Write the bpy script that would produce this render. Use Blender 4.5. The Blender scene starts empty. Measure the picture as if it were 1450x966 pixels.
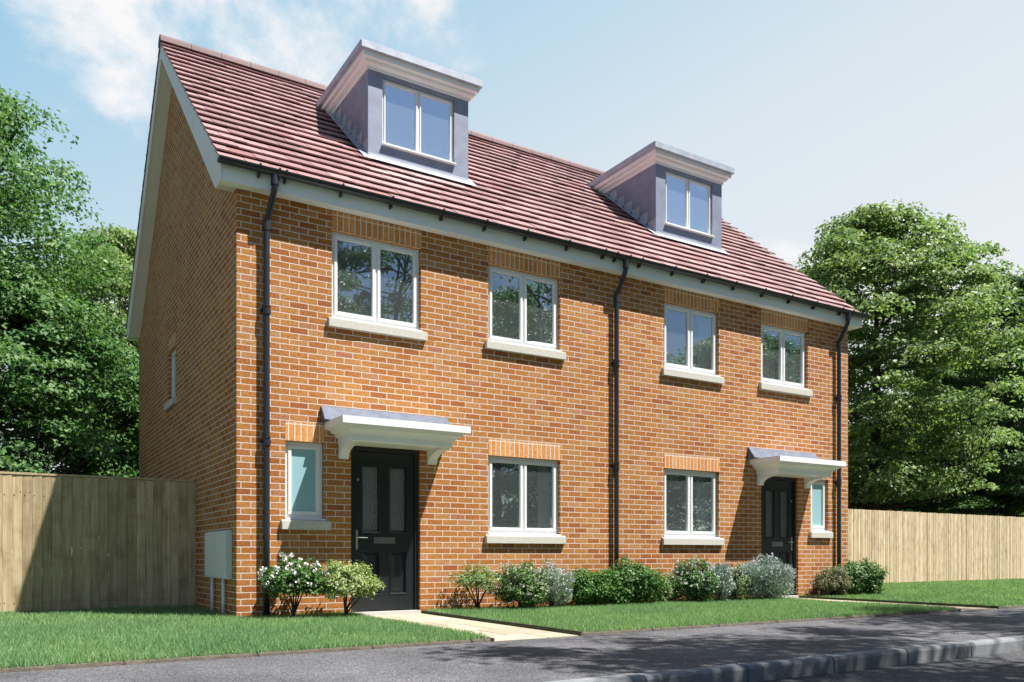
import bpy, bmesh, math, random
import numpy as np
from mathutils import Vector

random.seed(7)
scene = bpy.context.scene
COL = scene.collection
WLOC = {}
PI = math.pi

# ------------------------------------------------------------------ helpers
class MB:
    """collects faces and links them as ONE mesh object"""
    def __init__(self):
        self.v = []; self.f = []
    def add(self, vs, fs):
        b = len(self.v)
        self.v += [tuple(p) for p in vs]
        self.f += [tuple(b + i for i in f) for f in fs]
    def box(self, x0, x1, y0, y1, z0, z1):
        self.add([(x0,y0,z0),(x1,y0,z0),(x1,y1,z0),(x0,y1,z0),(x0,y0,z1),(x1,y0,z1),(x1,y1,z1),(x0,y1,z1)],
                 [(0,3,2,1),(4,5,6,7),(0,1,5,4),(1,2,6,5),(2,3,7,6),(3,0,4,7)])
    def quad(self, a, b, c, d):
        self.add([a,b,c,d], [(0,1,2,3)])
    def prism(self, poly, axis, a0, a1):
        """poly: 2D points; axis 'x' -> (y,z), 'y' -> (x,z), 'z' -> (x,y)"""
        n = len(poly)
        def P(p, a):
            return {'x': (a, p[0], p[1]), 'y': (p[0], a, p[1]), 'z': (p[0], p[1], a)}[axis]
        vs = [P(p, a0) for p in poly] + [P(p, a1) for p in poly]
        fs = [tuple(range(n))[::-1], tuple(range(n, 2*n))]
        fs += [(i, (i+1) % n, n + (i+1) % n, n + i) for i in range(n)]
        self.add(vs, fs)
    def tube(self, pts, rs, n=8, caps=True):
        pts = [Vector(p) for p in pts]
        if not hasattr(rs, '__len__'): rs = [rs]*len(pts)
        ring = []
        up = None
        for i, p in enumerate(pts):
            t = (pts[min(i+1, len(pts)-1)] - pts[max(i-1, 0)])
            if t.length < 1e-9: t = Vector((0,0,1))
            t.normalize()
            if up is None:
                up = Vector((1,0,0)) if abs(t.x) < .8 else Vector((0,1,0))
            a = (up - t*up.dot(t)).normalized(); up = a
            b = t.cross(a)
            ring.append([p + (a*math.cos(2*PI*k/n) + b*math.sin(2*PI*k/n))*rs[i] for k in range(n)])
        vs = [q for r in ring for q in r]; fs = []
        for i in range(len(pts)-1):
            for k in range(n):
                fs.append((i*n+k, i*n+(k+1) % n, (i+1)*n+(k+1) % n, (i+1)*n+k))
        if caps:
            fs.append(tuple(range(n))[::-1]); fs.append(tuple((len(pts)-1)*n+k for k in range(n)))
        self.add(vs, fs)
    def sweep_u(self, x0, x1, yf, yb, prof):
        """closed profile (out, z) carried round left, front and right sides, mitred"""
        n = len(prof); vs = []
        for o, z in prof:
            vs += [(x0-o, yb, z), (x0-o, yf-o, z), (x1+o, yf-o, z), (x1+o, yb, z)]
        fs = []
        for i in range(n):
            j = (i+1) % n
            for k in range(3):
                fs.append((i*4+k, i*4+k+1, j*4+k+1, j*4+k))
        fs.append(tuple(i*4 for i in range(n))); fs.append(tuple(i*4+3 for i in range(n))[::-1])
        self.add(vs, fs)

def children_loc(parent):
    return WLOC.get(parent.name, (0,0,0)) if parent else (0,0,0)

def obj(name, mb, mat, parent=None, bevel=0, smooth=False, origin=None):
    """links a builder (world coordinates) as one mesh object under its parent"""
    o0 = children_loc(parent) if parent else (origin or (0,0,0))
    me = bpy.data.meshes.new(name)
    me.from_pydata([(p[0]-o0[0], p[1]-o0[1], p[2]-o0[2]) for p in mb.v], [], mb.f)
    bm = bmesh.new(); bm.from_mesh(me)
    bmesh.ops.recalc_face_normals(bm, faces=bm.faces)
    if bevel:
        ed = [e for e in bm.edges if len(e.link_faces) == 2 and e.calc_face_angle(0) > .5]
        bmesh.ops.bevel(bm, geom=ed, offset=bevel, segments=2, affect='EDGES', clamp_overlap=True)
    bm.to_mesh(me); bm.free()
    if smooth:
        for p in me.polygons: p.use_smooth = True
    o = bpy.data.objects.new(name, me)
    me.materials.append(mat)
    COL.objects.link(o)
    if parent: o.parent = parent
    else: o.location = o0
    WLOC[o.name] = o0
    return o

def np_mesh(name, verts, nper, mat, parent=None, smooth=False):
    """big leaf / blade meshes: verts (N, nper, 3), one face each"""
    N = verts.shape[0]
    me = bpy.data.meshes.new(name)
    me.vertices.add(N*nper); me.vertices.foreach_set('co', verts.astype(np.float32).ravel())
    me.loops.add(N*nper); me.loops.foreach_set('vertex_index', np.arange(N*nper, dtype=np.int32))
    me.polygons.add(N)
    me.polygons.foreach_set('loop_start', np.arange(0, N*nper, nper, dtype=np.int32))
    me.polygons.foreach_set('loop_total', np.full(N, nper, dtype=np.int32))
    me.update(calc_edges=True); me.validate()
    me.materials.append(mat)
    o = bpy.data.objects.new(name, me); COL.objects.link(o)
    if parent: o.parent = parent
    return o

def tag(o, label=None, cat=None, group=None, kind=None):
    if label: o['label'] = label
    if cat: o['category'] = cat
    if group: o['group'] = group
    if kind: o['kind'] = kind
    return o

def thing(name, label, cat, loc, group=None):
    o = bpy.data.objects.new(name, None); COL.objects.link(o)
    o.location = loc; o.empty_display_size = .2
    WLOC[o.name] = tuple(loc)
    return tag(o, label, cat, group)

def sub(name, parent, loc):
    """an Empty for a part that has sub-parts of its own"""
    o = bpy.data.objects.new(name, None); COL.objects.link(o)
    pl = children_loc(parent)
    o.parent = parent; o.location = tuple(loc[i]-pl[i] for i in range(3)); o.empty_display_size = .1
    WLOC[o.name] = tuple(loc)
    return o

# ------------------------------------------------------------------ materials
def mat(name, col, rough=.6, metal=0, spec=.5, noise=None, bump=None, coat=0):
    m = bpy.data.materials.new(name); m.use_nodes = True
    nt = m.node_tree; b = nt.nodes['Principled BSDF']
    b.inputs['Base Color'].default_value = (*col, 1)
    b.inputs['Roughness'].default_value = rough
    b.inputs['Metallic'].default_value = metal
    b.inputs['Specular IOR Level'].default_value = spec
    if coat: b.inputs['Coat Weight'].default_value = coat
    g = nt.nodes.new('ShaderNodeNewGeometry')
    if noise:
        sc, amt = noise[:2]
        n = nt.nodes.new('ShaderNodeTexNoise'); n.inputs['Scale'].default_value = sc
        n.inputs['Detail'].default_value = 6
        nt.links.new(g.outputs['Position'], n.inputs['Vector'])
        r = nt.nodes.new('ShaderNodeValToRGB')
        r.color_ramp.elements[0].position = .3; r.color_ramp.elements[1].position = .7
        r.color_ramp.elements[0].color = (*[c*(1-amt) for c in col], 1)
        r.color_ramp.elements[1].color = (*[min(1, c*(1+amt)) for c in col], 1)
        nt.links.new(n.outputs['Fac'], r.inputs['Fac'])
        nt.links.new(r.outputs['Color'], b.inputs['Base Color'])
    if bump:
        sc, dist = bump
        n2 = nt.nodes.new('ShaderNodeTexNoise'); n2.inputs['Scale'].default_value = sc
        n2.inputs['Detail'].default_value = 5
        nt.links.new(g.outputs['Position'], n2.inputs['Vector'])
        bp = nt.nodes.new('ShaderNodeBump'); bp.inputs['Distance'].default_value = dist
        bp.inputs['Strength'].default_value = 1
        nt.links.new(n2.outputs['Fac'], bp.inputs['Height'])
        nt.links.new(bp.outputs['Normal'], b.inputs['Normal'])
    return m

def ramp(nt, stops, interp='LINEAR'):
    r = nt.nodes.new('ShaderNodeValToRGB'); cr = r.color_ramp; cr.interpolation = interp
    cr.elements[0].position = stops[0][0]; cr.elements[0].color = (*stops[0][1], 1)
    cr.elements[1].position = stops[-1][0]; cr.elements[1].color = (*stops[-1][1], 1)
    for p, c in stops[1:-1]:
        e = cr.elements.new(p); e.color = (*c, 1)
    return r

def mathn(nt, op, a, b=None):
    n = nt.nodes.new('ShaderNodeMath'); n.operation = op
    for i, v in enumerate((a, b)):
        if v is None: continue
        if isinstance(v, (int, float)): n.inputs[i].default_value = v
        else: nt.links.new(v, n.inputs[i])
    return n.outputs[0]

def mixc(nt, fac, a, b, mode='MIX'):
    n = nt.nodes.new('ShaderNodeMix'); n.data_type = 'RGBA'; n.blend_type = mode
    for s, v in ((0, fac), (6, a), (7, b)):
        if isinstance(v, (int, float)): n.inputs[s].default_value = v
        elif isinstance(v, tuple): n.inputs[s].default_value = (*v, 1)
        else: nt.links.new(v, n.inputs[s])
    return n.outputs[2]

def brick_mat(name, w, h, stops, mortar, zoff=0., xoff=0., offset=.5, joint=.005):
    m = bpy.data.materials.new(name); m.use_nodes = True
    nt = m.node_tree; b = nt.nodes['Principled BSDF']; L = nt.links
    g = nt.nodes.new('ShaderNodeNewGeometry')
    s = nt.nodes.new('ShaderNodeSeparateXYZ'); L.new(g.outputs['Position'], s.inputs[0])
    u = mathn(nt, 'ADD', s.outputs['X'], s.outputs['Y']); u = mathn(nt, 'ADD', u, xoff)
    v = mathn(nt, 'ADD', s.outputs['Z'], zoff)
    c = nt.nodes.new('ShaderNodeCombineXYZ'); L.new(u, c.inputs[0]); L.new(v, c.inputs[1])
    # slightly wavering joints
    nz = nt.nodes.new('ShaderNodeTexNoise'); nz.inputs['Scale'].default_value = 14
    L.new(g.outputs['Position'], nz.inputs['Vector'])
    off = nt.nodes.new('ShaderNodeVectorMath'); off.operation = 'MULTIPLY_ADD'
    L.new(nz.outputs['Color'], off.inputs[0]); off.inputs[1].default_value = (.006, .0045, 0)
    L.new(c.outputs[0], off.inputs[2])
    t = nt.nodes.new('ShaderNodeTexBrick')
    t.offset = offset; t.offset_frequency = 2; t.squash = 1
    L.new(off.outputs[0], t.inputs['Vector'])
    t.inputs['Scale'].default_value = 1
    t.inputs['Brick Width'].default_value = w; t.inputs['Row Height'].default_value = h
    t.inputs['Mortar Size'].default_value = joint; t.inputs['Mortar Smooth'].default_value = .25
    t.inputs['Bias'].default_value = 0
    t.inputs['Color1'].default_value = (0,0,0,1); t.inputs['Color2'].default_value = (1,1,1,1)
    t.inputs['Mortar'].default_value = (.5,.5,.5,1)
    r = ramp(nt, stops); L.new(t.outputs['Color'], r.inputs['Fac'])
    # fired-clay mottling inside each brick and broad weathering over the wall
    n1 = nt.nodes.new('ShaderNodeTexNoise'); n1.inputs['Scale'].default_value = 38; n1.inputs['Detail'].default_value = 6
    L.new(g.outputs['Position'], n1.inputs['Vector'])
    r1 = ramp(nt, [(.3, (.55,.46,.42)), (.5, (1,1,1)), (.75, (1.3,1.4,1.45))]); L.new(n1.outputs['Fac'], r1.inputs['Fac'])
    col = mixc(nt, .75, r.outputs['Color'], r1.outputs['Color'], 'MULTIPLY')
    n2 = nt.nodes.new('ShaderNodeTexNoise'); n2.inputs['Scale'].default_value = .9; n2.inputs['Detail'].default_value = 3
    L.new(g.outputs['Position'], n2.inputs['Vector'])
    r2 = ramp(nt, [(.28, (.88,.82,.78)), (.72, (1.08,1.1,1.12))]); L.new(n2.outputs['Fac'], r2.inputs['Fac'])
    col = mixc(nt, 1., col, r2.outputs['Color'], 'MULTIPLY')
    n3 = nt.nodes.new('ShaderNodeTexNoise'); n3.inputs['Scale'].default_value = 60
    L.new(g.outputs['Position'], n3.inputs['Vector'])
    mr = ramp(nt, [(.3, tuple(x*.8 for x in mortar)), (.7, mortar)]); L.new(n3.outputs['Fac'], mr.inputs['Fac'])
    col = mixc(nt, t.outputs['Fac'], col, mr.outputs['Color'])
    L.new(col, b.inputs['Base Color'])
    b.inputs['Roughness'].default_value = .85; b.inputs['Specular IOR Level'].default_value = .25
    hgt = mathn(nt, 'MULTIPLY_ADD', t.outputs['Fac'], -1.)
    nt.nodes[-1].inputs[2].default_value = 1.
    hh = mathn(nt, 'MULTIPLY_ADD', n1.outputs['Fac'], .35); L.new(hgt, nt.nodes[-1].inputs[2])
    bp = nt.nodes.new('ShaderNodeBump'); bp.inputs['Distance'].default_value = .006; bp.inputs['Strength'].default_value = .9
    L.new(hh, bp.inputs['Height']); L.new(bp.outputs['Normal'], b.inputs['Normal'])
    return m

def leaf_mat(name, dark, light, trans=.35, rough=.45, tip=None):
    m = bpy.data.materials.new(name); m.use_nodes = True
    nt = m.node_tree; L = nt.links
    out = nt.nodes['Material Output']; b = nt.nodes['Principled BSDF']
    g = nt.nodes.new('ShaderNodeNewGeometry')
    st = [(0., dark), (.85, light), (1., tip or light)]
    r = ramp(nt, st); L.new(g.outputs['Random Per Island'], r.inputs['Fac'])
    # broad drift of hue through the plant
    n = nt.nodes.new('ShaderNodeTexNoise'); n.inputs['Scale'].default_value = .7
    L.new(g.outputs['Position'], n.inputs['Vector'])
    rr = ramp(nt, [(.3, (.8,.86,.85)), (.7, (1.15,1.1,.95))]); L.new(n.outputs['Fac'], rr.inputs['Fac'])
    c = mixc(nt, 1., r.outputs['Color'], rr.outputs['Color'], 'MULTIPLY')
    L.new(c, b.inputs['Base Color'])
    b.inputs['Roughness'].default_value = rough; b.inputs['Specular IOR Level'].default_value = .22
    tr = nt.nodes.new('ShaderNodeBsdfTranslucent')
    c2 = mixc(nt, 1., c, (1.05, 1.2, .6), 'MULTIPLY'); L.new(c2, tr.inputs['Color'])
    mx = nt.nodes.new('ShaderNodeMixShader'); mx.inputs[0].default_value = trans
    L.new(b.outputs[0], mx.inputs[1]); L.new(tr.outputs[0], mx.inputs[2])
    L.new(mx.outputs[0], out.inputs['Surface'])
    return m

def glass_mat(name, refl=.3, tint=(.90,.95,.96), warp=.0, haze=.042):
    m = bpy.data.materials.new(name); m.use_nodes = True
    nt = m.node_tree; L = nt.links
    out = nt.nodes['Material Output']; nt.nodes.remove(nt.nodes['Principled BSDF'])
    gl = nt.nodes.new('ShaderNodeBsdfGlossy'); gl.inputs['Roughness'].default_value = .0
    gl.inputs['Color'].default_value = (.9,.95,1,1)
    tr = nt.nodes.new('ShaderNodeBsdfTransparent'); tr.inputs['Color'].default_value = (*tint, 1)
    lw = nt.nodes.new('ShaderNodeLayerWeight'); lw.inputs['Blend'].default_value = .5   # Schlick, alike from both sides
    f = mathn(nt, 'POWER', lw.outputs['Facing'], 5.)
    f = mathn(nt, 'MULTIPLY', f, 1 - refl); f = mathn(nt, 'ADD', f, refl)
    g = nt.nodes.new('ShaderNodeNewGeometry')
    n = nt.nodes.new('ShaderNodeTexNoise'); n.inputs['Scale'].default_value = 60 if warp else 1.6
    L.new(g.outputs['Position'], n.inputs['Vector'])
    bp = nt.nodes.new('ShaderNodeBump'); bp.inputs['Strength'].default_value = 1
    bp.inputs['Distance'].default_value = warp if warp else .0012
    L.new(n.outputs['Fac'], bp.inputs['Height']); L.new(bp.outputs['Normal'], gl.inputs['Normal'])
    mx = nt.nodes.new('ShaderNodeMixShader'); L.new(f, mx.inputs[0])
    L.new(tr.outputs[0], mx.inputs[1]); L.new(gl.outputs[0], mx.inputs[2])
    # pale diffuse colour mixed in, painting a haze of light over the pane
    df = nt.nodes.new('ShaderNodeBsdfDiffuse'); df.inputs['Color'].default_value = (.72,.80,.84,1)
    m2 = nt.nodes.new('ShaderNodeMixShader'); m2.inputs[0].default_value = haze
    L.new(mx.outputs[0], m2.inputs[1]); L.new(df.outputs[0], m2.inputs[2])
    L.new(m2.outputs[0], out.inputs['Surface'])
    return m

def timber_mat(name, a, b_, scale=1.):
    m = bpy.data.materials.new(name); m.use_nodes = True
    nt = m.node_tree; L = nt.links; b = nt.nodes['Principled BSDF']
    g = nt.nodes.new('ShaderNodeNewGeometry')
    rnd = g.outputs['Random Per Island']
    mp = nt.nodes.new('ShaderNodeMapping'); mp.inputs['Scale'].default_value = (30*scale, 30*scale, 1.6*scale)
    ad = nt.nodes.new('ShaderNodeVectorMath'); ad.operation = 'MULTIPLY_ADD'
    cx = nt.nodes.new('ShaderNodeCombineXYZ'); L.new(rnd, cx.inputs[0]); L.new(rnd, cx.inputs[2])
    L.new(cx.outputs[0], ad.inputs[0]); ad.inputs[1].default_value = (37, 0, 53); L.new(g.outputs['Position'], ad.inputs[2])
    L.new(ad.outputs[0], mp.inputs['Vector'])
    n = nt.nodes.new('ShaderNodeTexNoise'); n.inputs['Scale'].default_value = 1; n.inputs['Detail'].default_value = 8
    n.inputs['Distortion'].default_value = .6; L.new(mp.outputs[0], n.inputs['Vector'])
    r = ramp(nt, [(.28, a), (.5, tuple((x+y)/2 for x, y in zip(a, b_))), (.72, b_)]); L.new(n.outputs['Fac'], r.inputs['Fac'])
    r2 = ramp(nt, [(0, (.78,.76,.72)), (1, (1.15,1.12,1.08))]); L.new(rnd, r2.inputs['Fac'])
    c = mixc(nt, 1., r.outputs['Color'], r2.outputs['Color'], 'MULTIPLY')
    # knots and damp blotches
    n3 = nt.nodes.new('ShaderNodeTexNoise'); n3.inputs['Scale'].default_value = 5; n3.inputs['Detail'].default_value = 4
    L.new(ad.outputs[0], n3.inputs['Vector'])
    r3 = ramp(nt, [(.25, (.7,.66,.58)), (.5, (1,1,1)), (.78, (1.12,1.14,1.15))]); L.new(n3.outputs['Fac'], r3.inputs['Fac'])
    c = mixc(nt, .9, c, r3.outputs['Color'], 'MULTIPLY')
    L.new(c, b.inputs['Base Color']); b.inputs['Roughness'].default_value = .8; b.inputs['Specular IOR Level'].default_value = .2
    bp = nt.nodes.new('ShaderNodeBump'); bp.inputs['Distance'].default_value = .002
    L.new(n.outputs['Fac'], bp.inputs['Height']); L.new(bp.outputs['Normal'], b.inputs['Normal'])
    return m

def tile_mat():
    m = bpy.data.materials.new('clay_tile'); m.use_nodes = True
    nt = m.node_tree; L = nt.links; b = nt.nodes['Principled BSDF']
    g = nt.nodes.new('ShaderNodeNewGeometry')
    r = ramp(nt, [(0, (.24,.130,.130)), (.5, (.33,.19,.19)), (.85, (.40,.24,.24)), (1, (.27,.12,.12))])
    L.new(g.outputs['Random Per Island'], r.inputs['Fac'])
    n = nt.nodes.new('ShaderNodeTexNoise'); n.inputs['Scale'].default_value = 1.1; n.inputs['Detail'].default_value = 7
    L.new(g.outputs['Position'], n.inputs['Vector'])
    r2 = ramp(nt, [(.3, (.86,.84,.84)), (.7, (1.1,1.12,1.12))]); L.new(n.outputs['Fac'], r2.inputs['Fac'])
    c = mixc(nt, 1., r.outputs['Color'], r2.outputs['Color'], 'MULTIPLY')
    L.new(c, b.inputs['Base Color']); b.inputs['Roughness'].default_value = .55
    n2 = nt.nodes.new('ShaderNodeTexNoise'); n2.inputs['Scale'].default_value = 90
    L.new(g.outputs['Position'], n2.inputs['Vector'])
    bp = nt.nodes.new('ShaderNodeBump'); bp.inputs['Distance'].default_value = .0015
    L.new(n2.outputs['Fac'], bp.inputs['Height']); L.new(bp.outputs['Normal'], b.inputs['Normal'])
    return m

def asphalt_mat(name, base, var=.34):
    m = bpy.data.materials.new(name); m.use_nodes = True
    nt = m.node_tree; L = nt.links; b = nt.nodes['Principled BSDF']
    g = nt.nodes.new('ShaderNodeNewGeometry')
    v = nt.nodes.new('ShaderNodeTexVoronoi'); v.inputs['Scale'].default_value = 110
    L.new(g.outputs['Position'], v.inputs['Vector'])
    r = ramp(nt, [(0, tuple(c*.55 for c in base)), (.45, base), (1, tuple(c*1.9 for c in base))])
    s = nt.nodes.new('ShaderNodeSeparateColor'); L.new(v.outputs['Color'], s.inputs[0]); L.new(s.outputs[0], r.inputs['Fac'])
    n = nt.nodes.new('ShaderNodeTexNoise'); n.inputs['Scale'].default_value = 1.3; n.inputs['Detail'].default_value = 8
    L.new(g.outputs['Position'], n.inputs['Vector'])
    r2 = ramp(nt, [(.3, (1-var,)*3), (.7, (1+var*.6,)*3)]); L.new(n.outputs['Fac'], r2.inputs['Fac'])
    c = mixc(nt, 1., r.outputs['Color'], r2.outputs['Color'], 'MULTIPLY')
    L.new(c, b.inputs['Base Color']); b.inputs['Roughness'].default_value = .8; b.inputs['Specular IOR Level'].default_value = .35
    bp = nt.nodes.new('ShaderNodeBump'); bp.inputs['Distance'].default_value = .004
    L.new(v.outputs['Distance'], bp.inputs['Height']); L.new(bp.outputs['Normal'], b.inputs['Normal'])
    return m

MORT = (.78, .65, .57)
BRICK = brick_mat('orange_stock_brick', .225, .075,
    [(0., (.32,.105,.032)), (.2, (.39,.150,.040)), (.4, (.44,.20,.055)), (.6, (.38,.140,.037)), (.78, (.44,.205,.062)), (.92, (.45,.23,.095)), (1., (.38,.155,.085))],
    MORT, zoff=.0, xoff=.06, joint=.0062)
SOLDIER = brick_mat('soldier_brick', .075, .26, [(0., (.56,.225,.075)), (.5, (.64,.29,.095)), (1., (.68,.34,.12))],
    (.84,.75,.66), zoff=.05, xoff=0, offset=0, joint=.0075)
TILE = tile_mat()
UPVC = mat('white_upvc', (.80,.81,.82), .32, spec=.5)
WHITE = mat('white_paint', (.85,.87,.89), .45, noise=(3, .03))
SOFFIT = mat('white_soffit', (.82,.78,.83), .5, noise=(2, .04))
STONE = mat('reconstituted_stone', (.56,.54,.49), .8, noise=(40, .10), bump=(120, .002))
BLACKP = mat('charcoal_plastic', (.022,.024,.030), .35, spec=.5)
LEAD = mat('lead_sheet', (.24,.27,.36), .5, metal=.15, noise=(5, .12), bump=(60, .0015))
LEADL = mat('light_lead_flashing', (.42,.45,.53), .45, metal=.15, noise=(6, .14), bump=(30, .002))
DOORP = mat('anthracite_door', (.012,.015,.021), .3, spec=.5)
CHROME = mat('brushed_chrome', (.62,.63,.65), .25, metal=1)
GREYP = mat('grey_plastic_box', (.70,.73,.75), .5, noise=(2, .04))
GLASS = glass_mat('window_glass', .26)
GLASSD = glass_mat('dormer_glass', .88, haze=.09)
GLASSP = glass_mat('patterned_door_glass', .16, tint=(.3,.3,.3), warp=.02, haze=.012)
FROST = mat('frosted_glass', (.30,.50,.56), .25, spec=.8, noise=(2, .04))
PLASTER = mat('interior_plaster', (.75,.77,.75), .9)
DARKGREEN = mat('dark_green_wall_paint', (.03,.075,.06), .8)
WOODFLOOR = mat('interior_floor', (.5,.44,.36), .6)
CURT = mat('curtain_cloth', (.55,.55,.57), .9, noise=(8, .08))
BEIGE = mat('beige_curtain_cloth', (.5,.44,.34), .9, noise=(8, .08))
BARK = mat('bark', (.036,.030,.025), .9, noise=(6, .35), bump=(25, .02))
FENCE_L = timber_mat('weathered_green_brown_timber', (.36,.28,.165), (.58,.47,.315))
FENCE_R = timber_mat('pale_new_timber', (.52,.41,.27), (.72,.61,.45))
PATHM = mat('pale_stone_flags', (.43,.375,.29), .85, noise=(6, .12), bump=(60, .002))
PAVE = asphalt_mat('footway_asphalt', (.098,.098,.108))
ROADM = asphalt_mat('road_asphalt', (.06,.06,.066))
KERBM = mat('concrete_kerb', (.19,.198,.215), .85, noise=(10, .15), bump=(80, .003))
EDGEM = mat('edging_concrete', (.17,.145,.115), .9, noise=(15, .25), bump=(60, .004))
SOIL = mat('soil', (.06,.045,.03), .95, noise=(20, .4), bump=(30, .02))
TURF = mat('turf_base', (.055,.085,.025), .95, noise=(6, .3))
GRASS = leaf_mat('grass_blade', (.145,.28,.125), (.30,.47,.25), trans=.4, rough=.5, tip=(.40,.50,.32))
def island_var(m, lo, hi):
    nt = m.node_tree; b = nt.nodes['Principled BSDF']; src = b.inputs['Base Color'].links[0].from_socket
    g = nt.nodes.new('ShaderNodeNewGeometry'); r = ramp(nt, [(0, lo), (1, hi)]); nt.links.new(g.outputs['Random Per Island'], r.inputs['Fac'])
    nt.links.new(mixc(nt, 1., src, r.outputs['Color'], 'MULTIPLY'), b.inputs['Base Color'])
island_var(PATHM, (.8,.78,.74), (1.12,1.1,1.08)); island_var(KERBM, (.85,.85,.85), (1.1,1.1,1.1))
EARTH = mat('earth', (.07,.085,.035), .95, noise=(.5, .3))
IRON = mat('black_screw', (.01,.01,.01), .5)

# ------------------------------------------------------------------ ground
def slab(name, x0, x1, y0, y1, z0, z1, m, bevel=0):
    b = MB(); b.box(x0, x1, y0, y1, z0, z1)
    return tag(obj(name, b, m, bevel=bevel), kind='structure')

YE = -3.38          # front edge of the lawns
PX = ((1.40, 2.33), (8.67, 9.60))     # the two garden paths
g = MB(); g.quad((-900,-900,-.30), (900,-900,-.30), (900,900,-.30), (-900,900,-.30))
tag(obj('ground', g, EARTH), kind='structure')
slab('lawn', -40, -.001, YE, 2.60, -.2, .0, TURF)
slab('lawn', -.001, PX[0][0], YE, -.001, -.2, .0, TURF)
slab('lawn', PX[0][1], PX[1][0], YE, -.001, -.2, .0, TURF)
slab('lawn', PX[1][1], 11.0, YE, -.001, -.2, .0, TURF)
slab('lawn', 11.001, 70, YE, 3.4, -.2, .0, TURF)
slab('garden', -60, -.001, 2.601, 70, -.2, .0, EARTH)
slab('garden', 11.001, 120, 3.401, 70, -.2, .0, EARTH)
slab('pavement', -60, 90, -5.605, YE-.047, -.2, -.03, PAVE)
slab('road', -90, 120, -9.4, -5.743, -.25, -.145, ROADM)
slab('verge', -90, 120, -60, -9.56, -.25, -.02, TURF)
for x0, x1 in PX:
    p = MB(); y = -.02; k = 0
    while y > YE-.05:
        y1 = max(y-.6, YE-.058)
        cuts = [x0, x0+(x1-x0)*(.62 if k % 2 else .4), x1]
        for a, b_ in zip(cuts, cuts[1:]):
            p.box(a+.005, b_-.005, y1+.005, y-.005, -.15, -.024 + random.uniform(-.001, .001))
        y = y1; k += 1
    o = obj('path', p, PATHM, bevel=.003); tag(o, kind='structure')
    q = MB(); q.box(x0+.002, x1-.002, YE-.058, -.02, -.2, -.034)
    tag(obj('path', q, SOIL), kind='structure')
# concrete edging along the lawns, dark boards beside the paths
for a, b_ in ((-40, PX[0][0]), (PX[0][1], PX[1][0]), (PX[1][1], 70)):
    e = MB(); x = a
    while x < b_-.001:
        x1 = min(x+.915, b_)
        e.box(x+.002, x1-.002, YE-.045, YE-.002, -.15, -.004)
        x = x1
    tag(obj('edging', e, EDGEM, bevel=.008), kind='structure')
for xs in PX:
    e = MB(); e.box(xs[1]+.001, xs[1]+.024, YE-.058, -.005, -.15, .012)
    e.box(xs[0]-.024, xs[0]-.001, YE-.058, -.005, -.15, .0)
    tag(obj('edging', e, mat('dark_edging_board', (.045,.036,.028), .9, noise=(20, .3))), kind='structure')
kerb = bpy.data.objects.new('kerb', None); COL.objects.link(kerb); tag(kerb, kind='structure')
x = -8.0; k = 0
while x < 40:
    kb = MB()
    zt = -.026 + random.uniform(-.003, .003); dy = random.uniform(-.003, .003)
    kb.prism([(-5.608,-.24), (-5.608,zt), (-5.707+dy,zt), (-5.725+dy,zt-.010), (-5.733+dy,zt-.028), (-5.740+dy,-.24)], 'x', x+.004, x+.911)
    obj('kerb_stone', kb, KERBM, kerb, bevel=.006); x += .915
fk = MB(); fk.box(-90, 120, -9.56, -9.41, -.25, -.03)
tag(obj('far_kerb', fk, KERBM, bevel=.01), kind='structure')

# ------------------------------------------------------------------ house
XW, DEP = 11.0, 7.82
ZW = 4.985          # top of the front wall
K, Z0, Y0 = .847, 5.17, -.2
RIDGE_Y = DEP/2
def zroof(y): return Z0 + K*(y-Y0)
house = thing('brick_house', 'pair of orange brick semi-detached houses under one red tiled roof with two dormers', 'house', (5.5, 0, 0))
H = house
WIN = [  # x0, x1, z0, z1, kind
    (1.13, 2.325, 3.635, 4.705, 'pair'), (3.33, 4.52, 3.645, 4.705, 'pair'),
    (6.495, 7.69, 3.645, 4.705, 'pair'), (8.68, 9.88, 3.66, 4.705, 'pair'),
    (3.33, 4.52, 1.01, 2.085, 'pair'), (6.495, 7.69, 1.01, 2.085, 'pair'),
    (.56, 1.035, 1.155, 2.085, 'single'), (9.965, 10.44, 1.155, 2.085, 'single')]
DOORS = [(1.375, 2.315, 0.0, 2.085), (8.685, 9.625, 0.0, 2.085)]
LINT = [(a, b, d, d+.225) for a, b, c, d, k in WIN]
holes = [(a, b, c, d+.225) for a, b, c, d, k in WIN] + [(a, b, c-.25, d) for a, b, c, d in DOORS]

def wall_cells(mb, u0, u1, w0, w1, hs, P, T):
    """a wall with openings: outer and inner faces split on the opening edges, plus the reveals"""
    us = sorted({u0, u1, *[h[0] for h in hs], *[h[1] for h in hs]})
    ws = sorted({w0, w1, *[max(w0, h[2]) for h in hs], *[min(w1, h[3]) for h in hs]})
    for a, b in zip(us, us[1:]):
        for c, d in zip(ws, ws[1:]):
            m_, n_ = (a+b)/2, (c+d)/2
            if any(h[0] < m_ < h[1] and h[2] < n_ < h[3] for h in hs): continue
            mb.quad(P(a,c,0), P(b,c,0), P(b,d,0), P(a,d,0))
            mb.quad(P(a,c,T), P(b,c,T), P(b,d,T), P(a,d,T))
    for a, b, c, d in hs:
        c = max(c, w0); d = min(d, w1)
        mb.quad(P(a,c,0), P(a,c,T), P(a,d,T), P(a,d,0)); mb.quad(P(b,c,0), P(b,c,T), P(b,d,T), P(b,d,0))
        mb.quad(P(a,c,0), P(b,c,0), P(b,c,T), P(a,c,T)); mb.quad(P(a,d,0), P(b,d,0), P(b,d,T), P(a,d,T))

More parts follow.
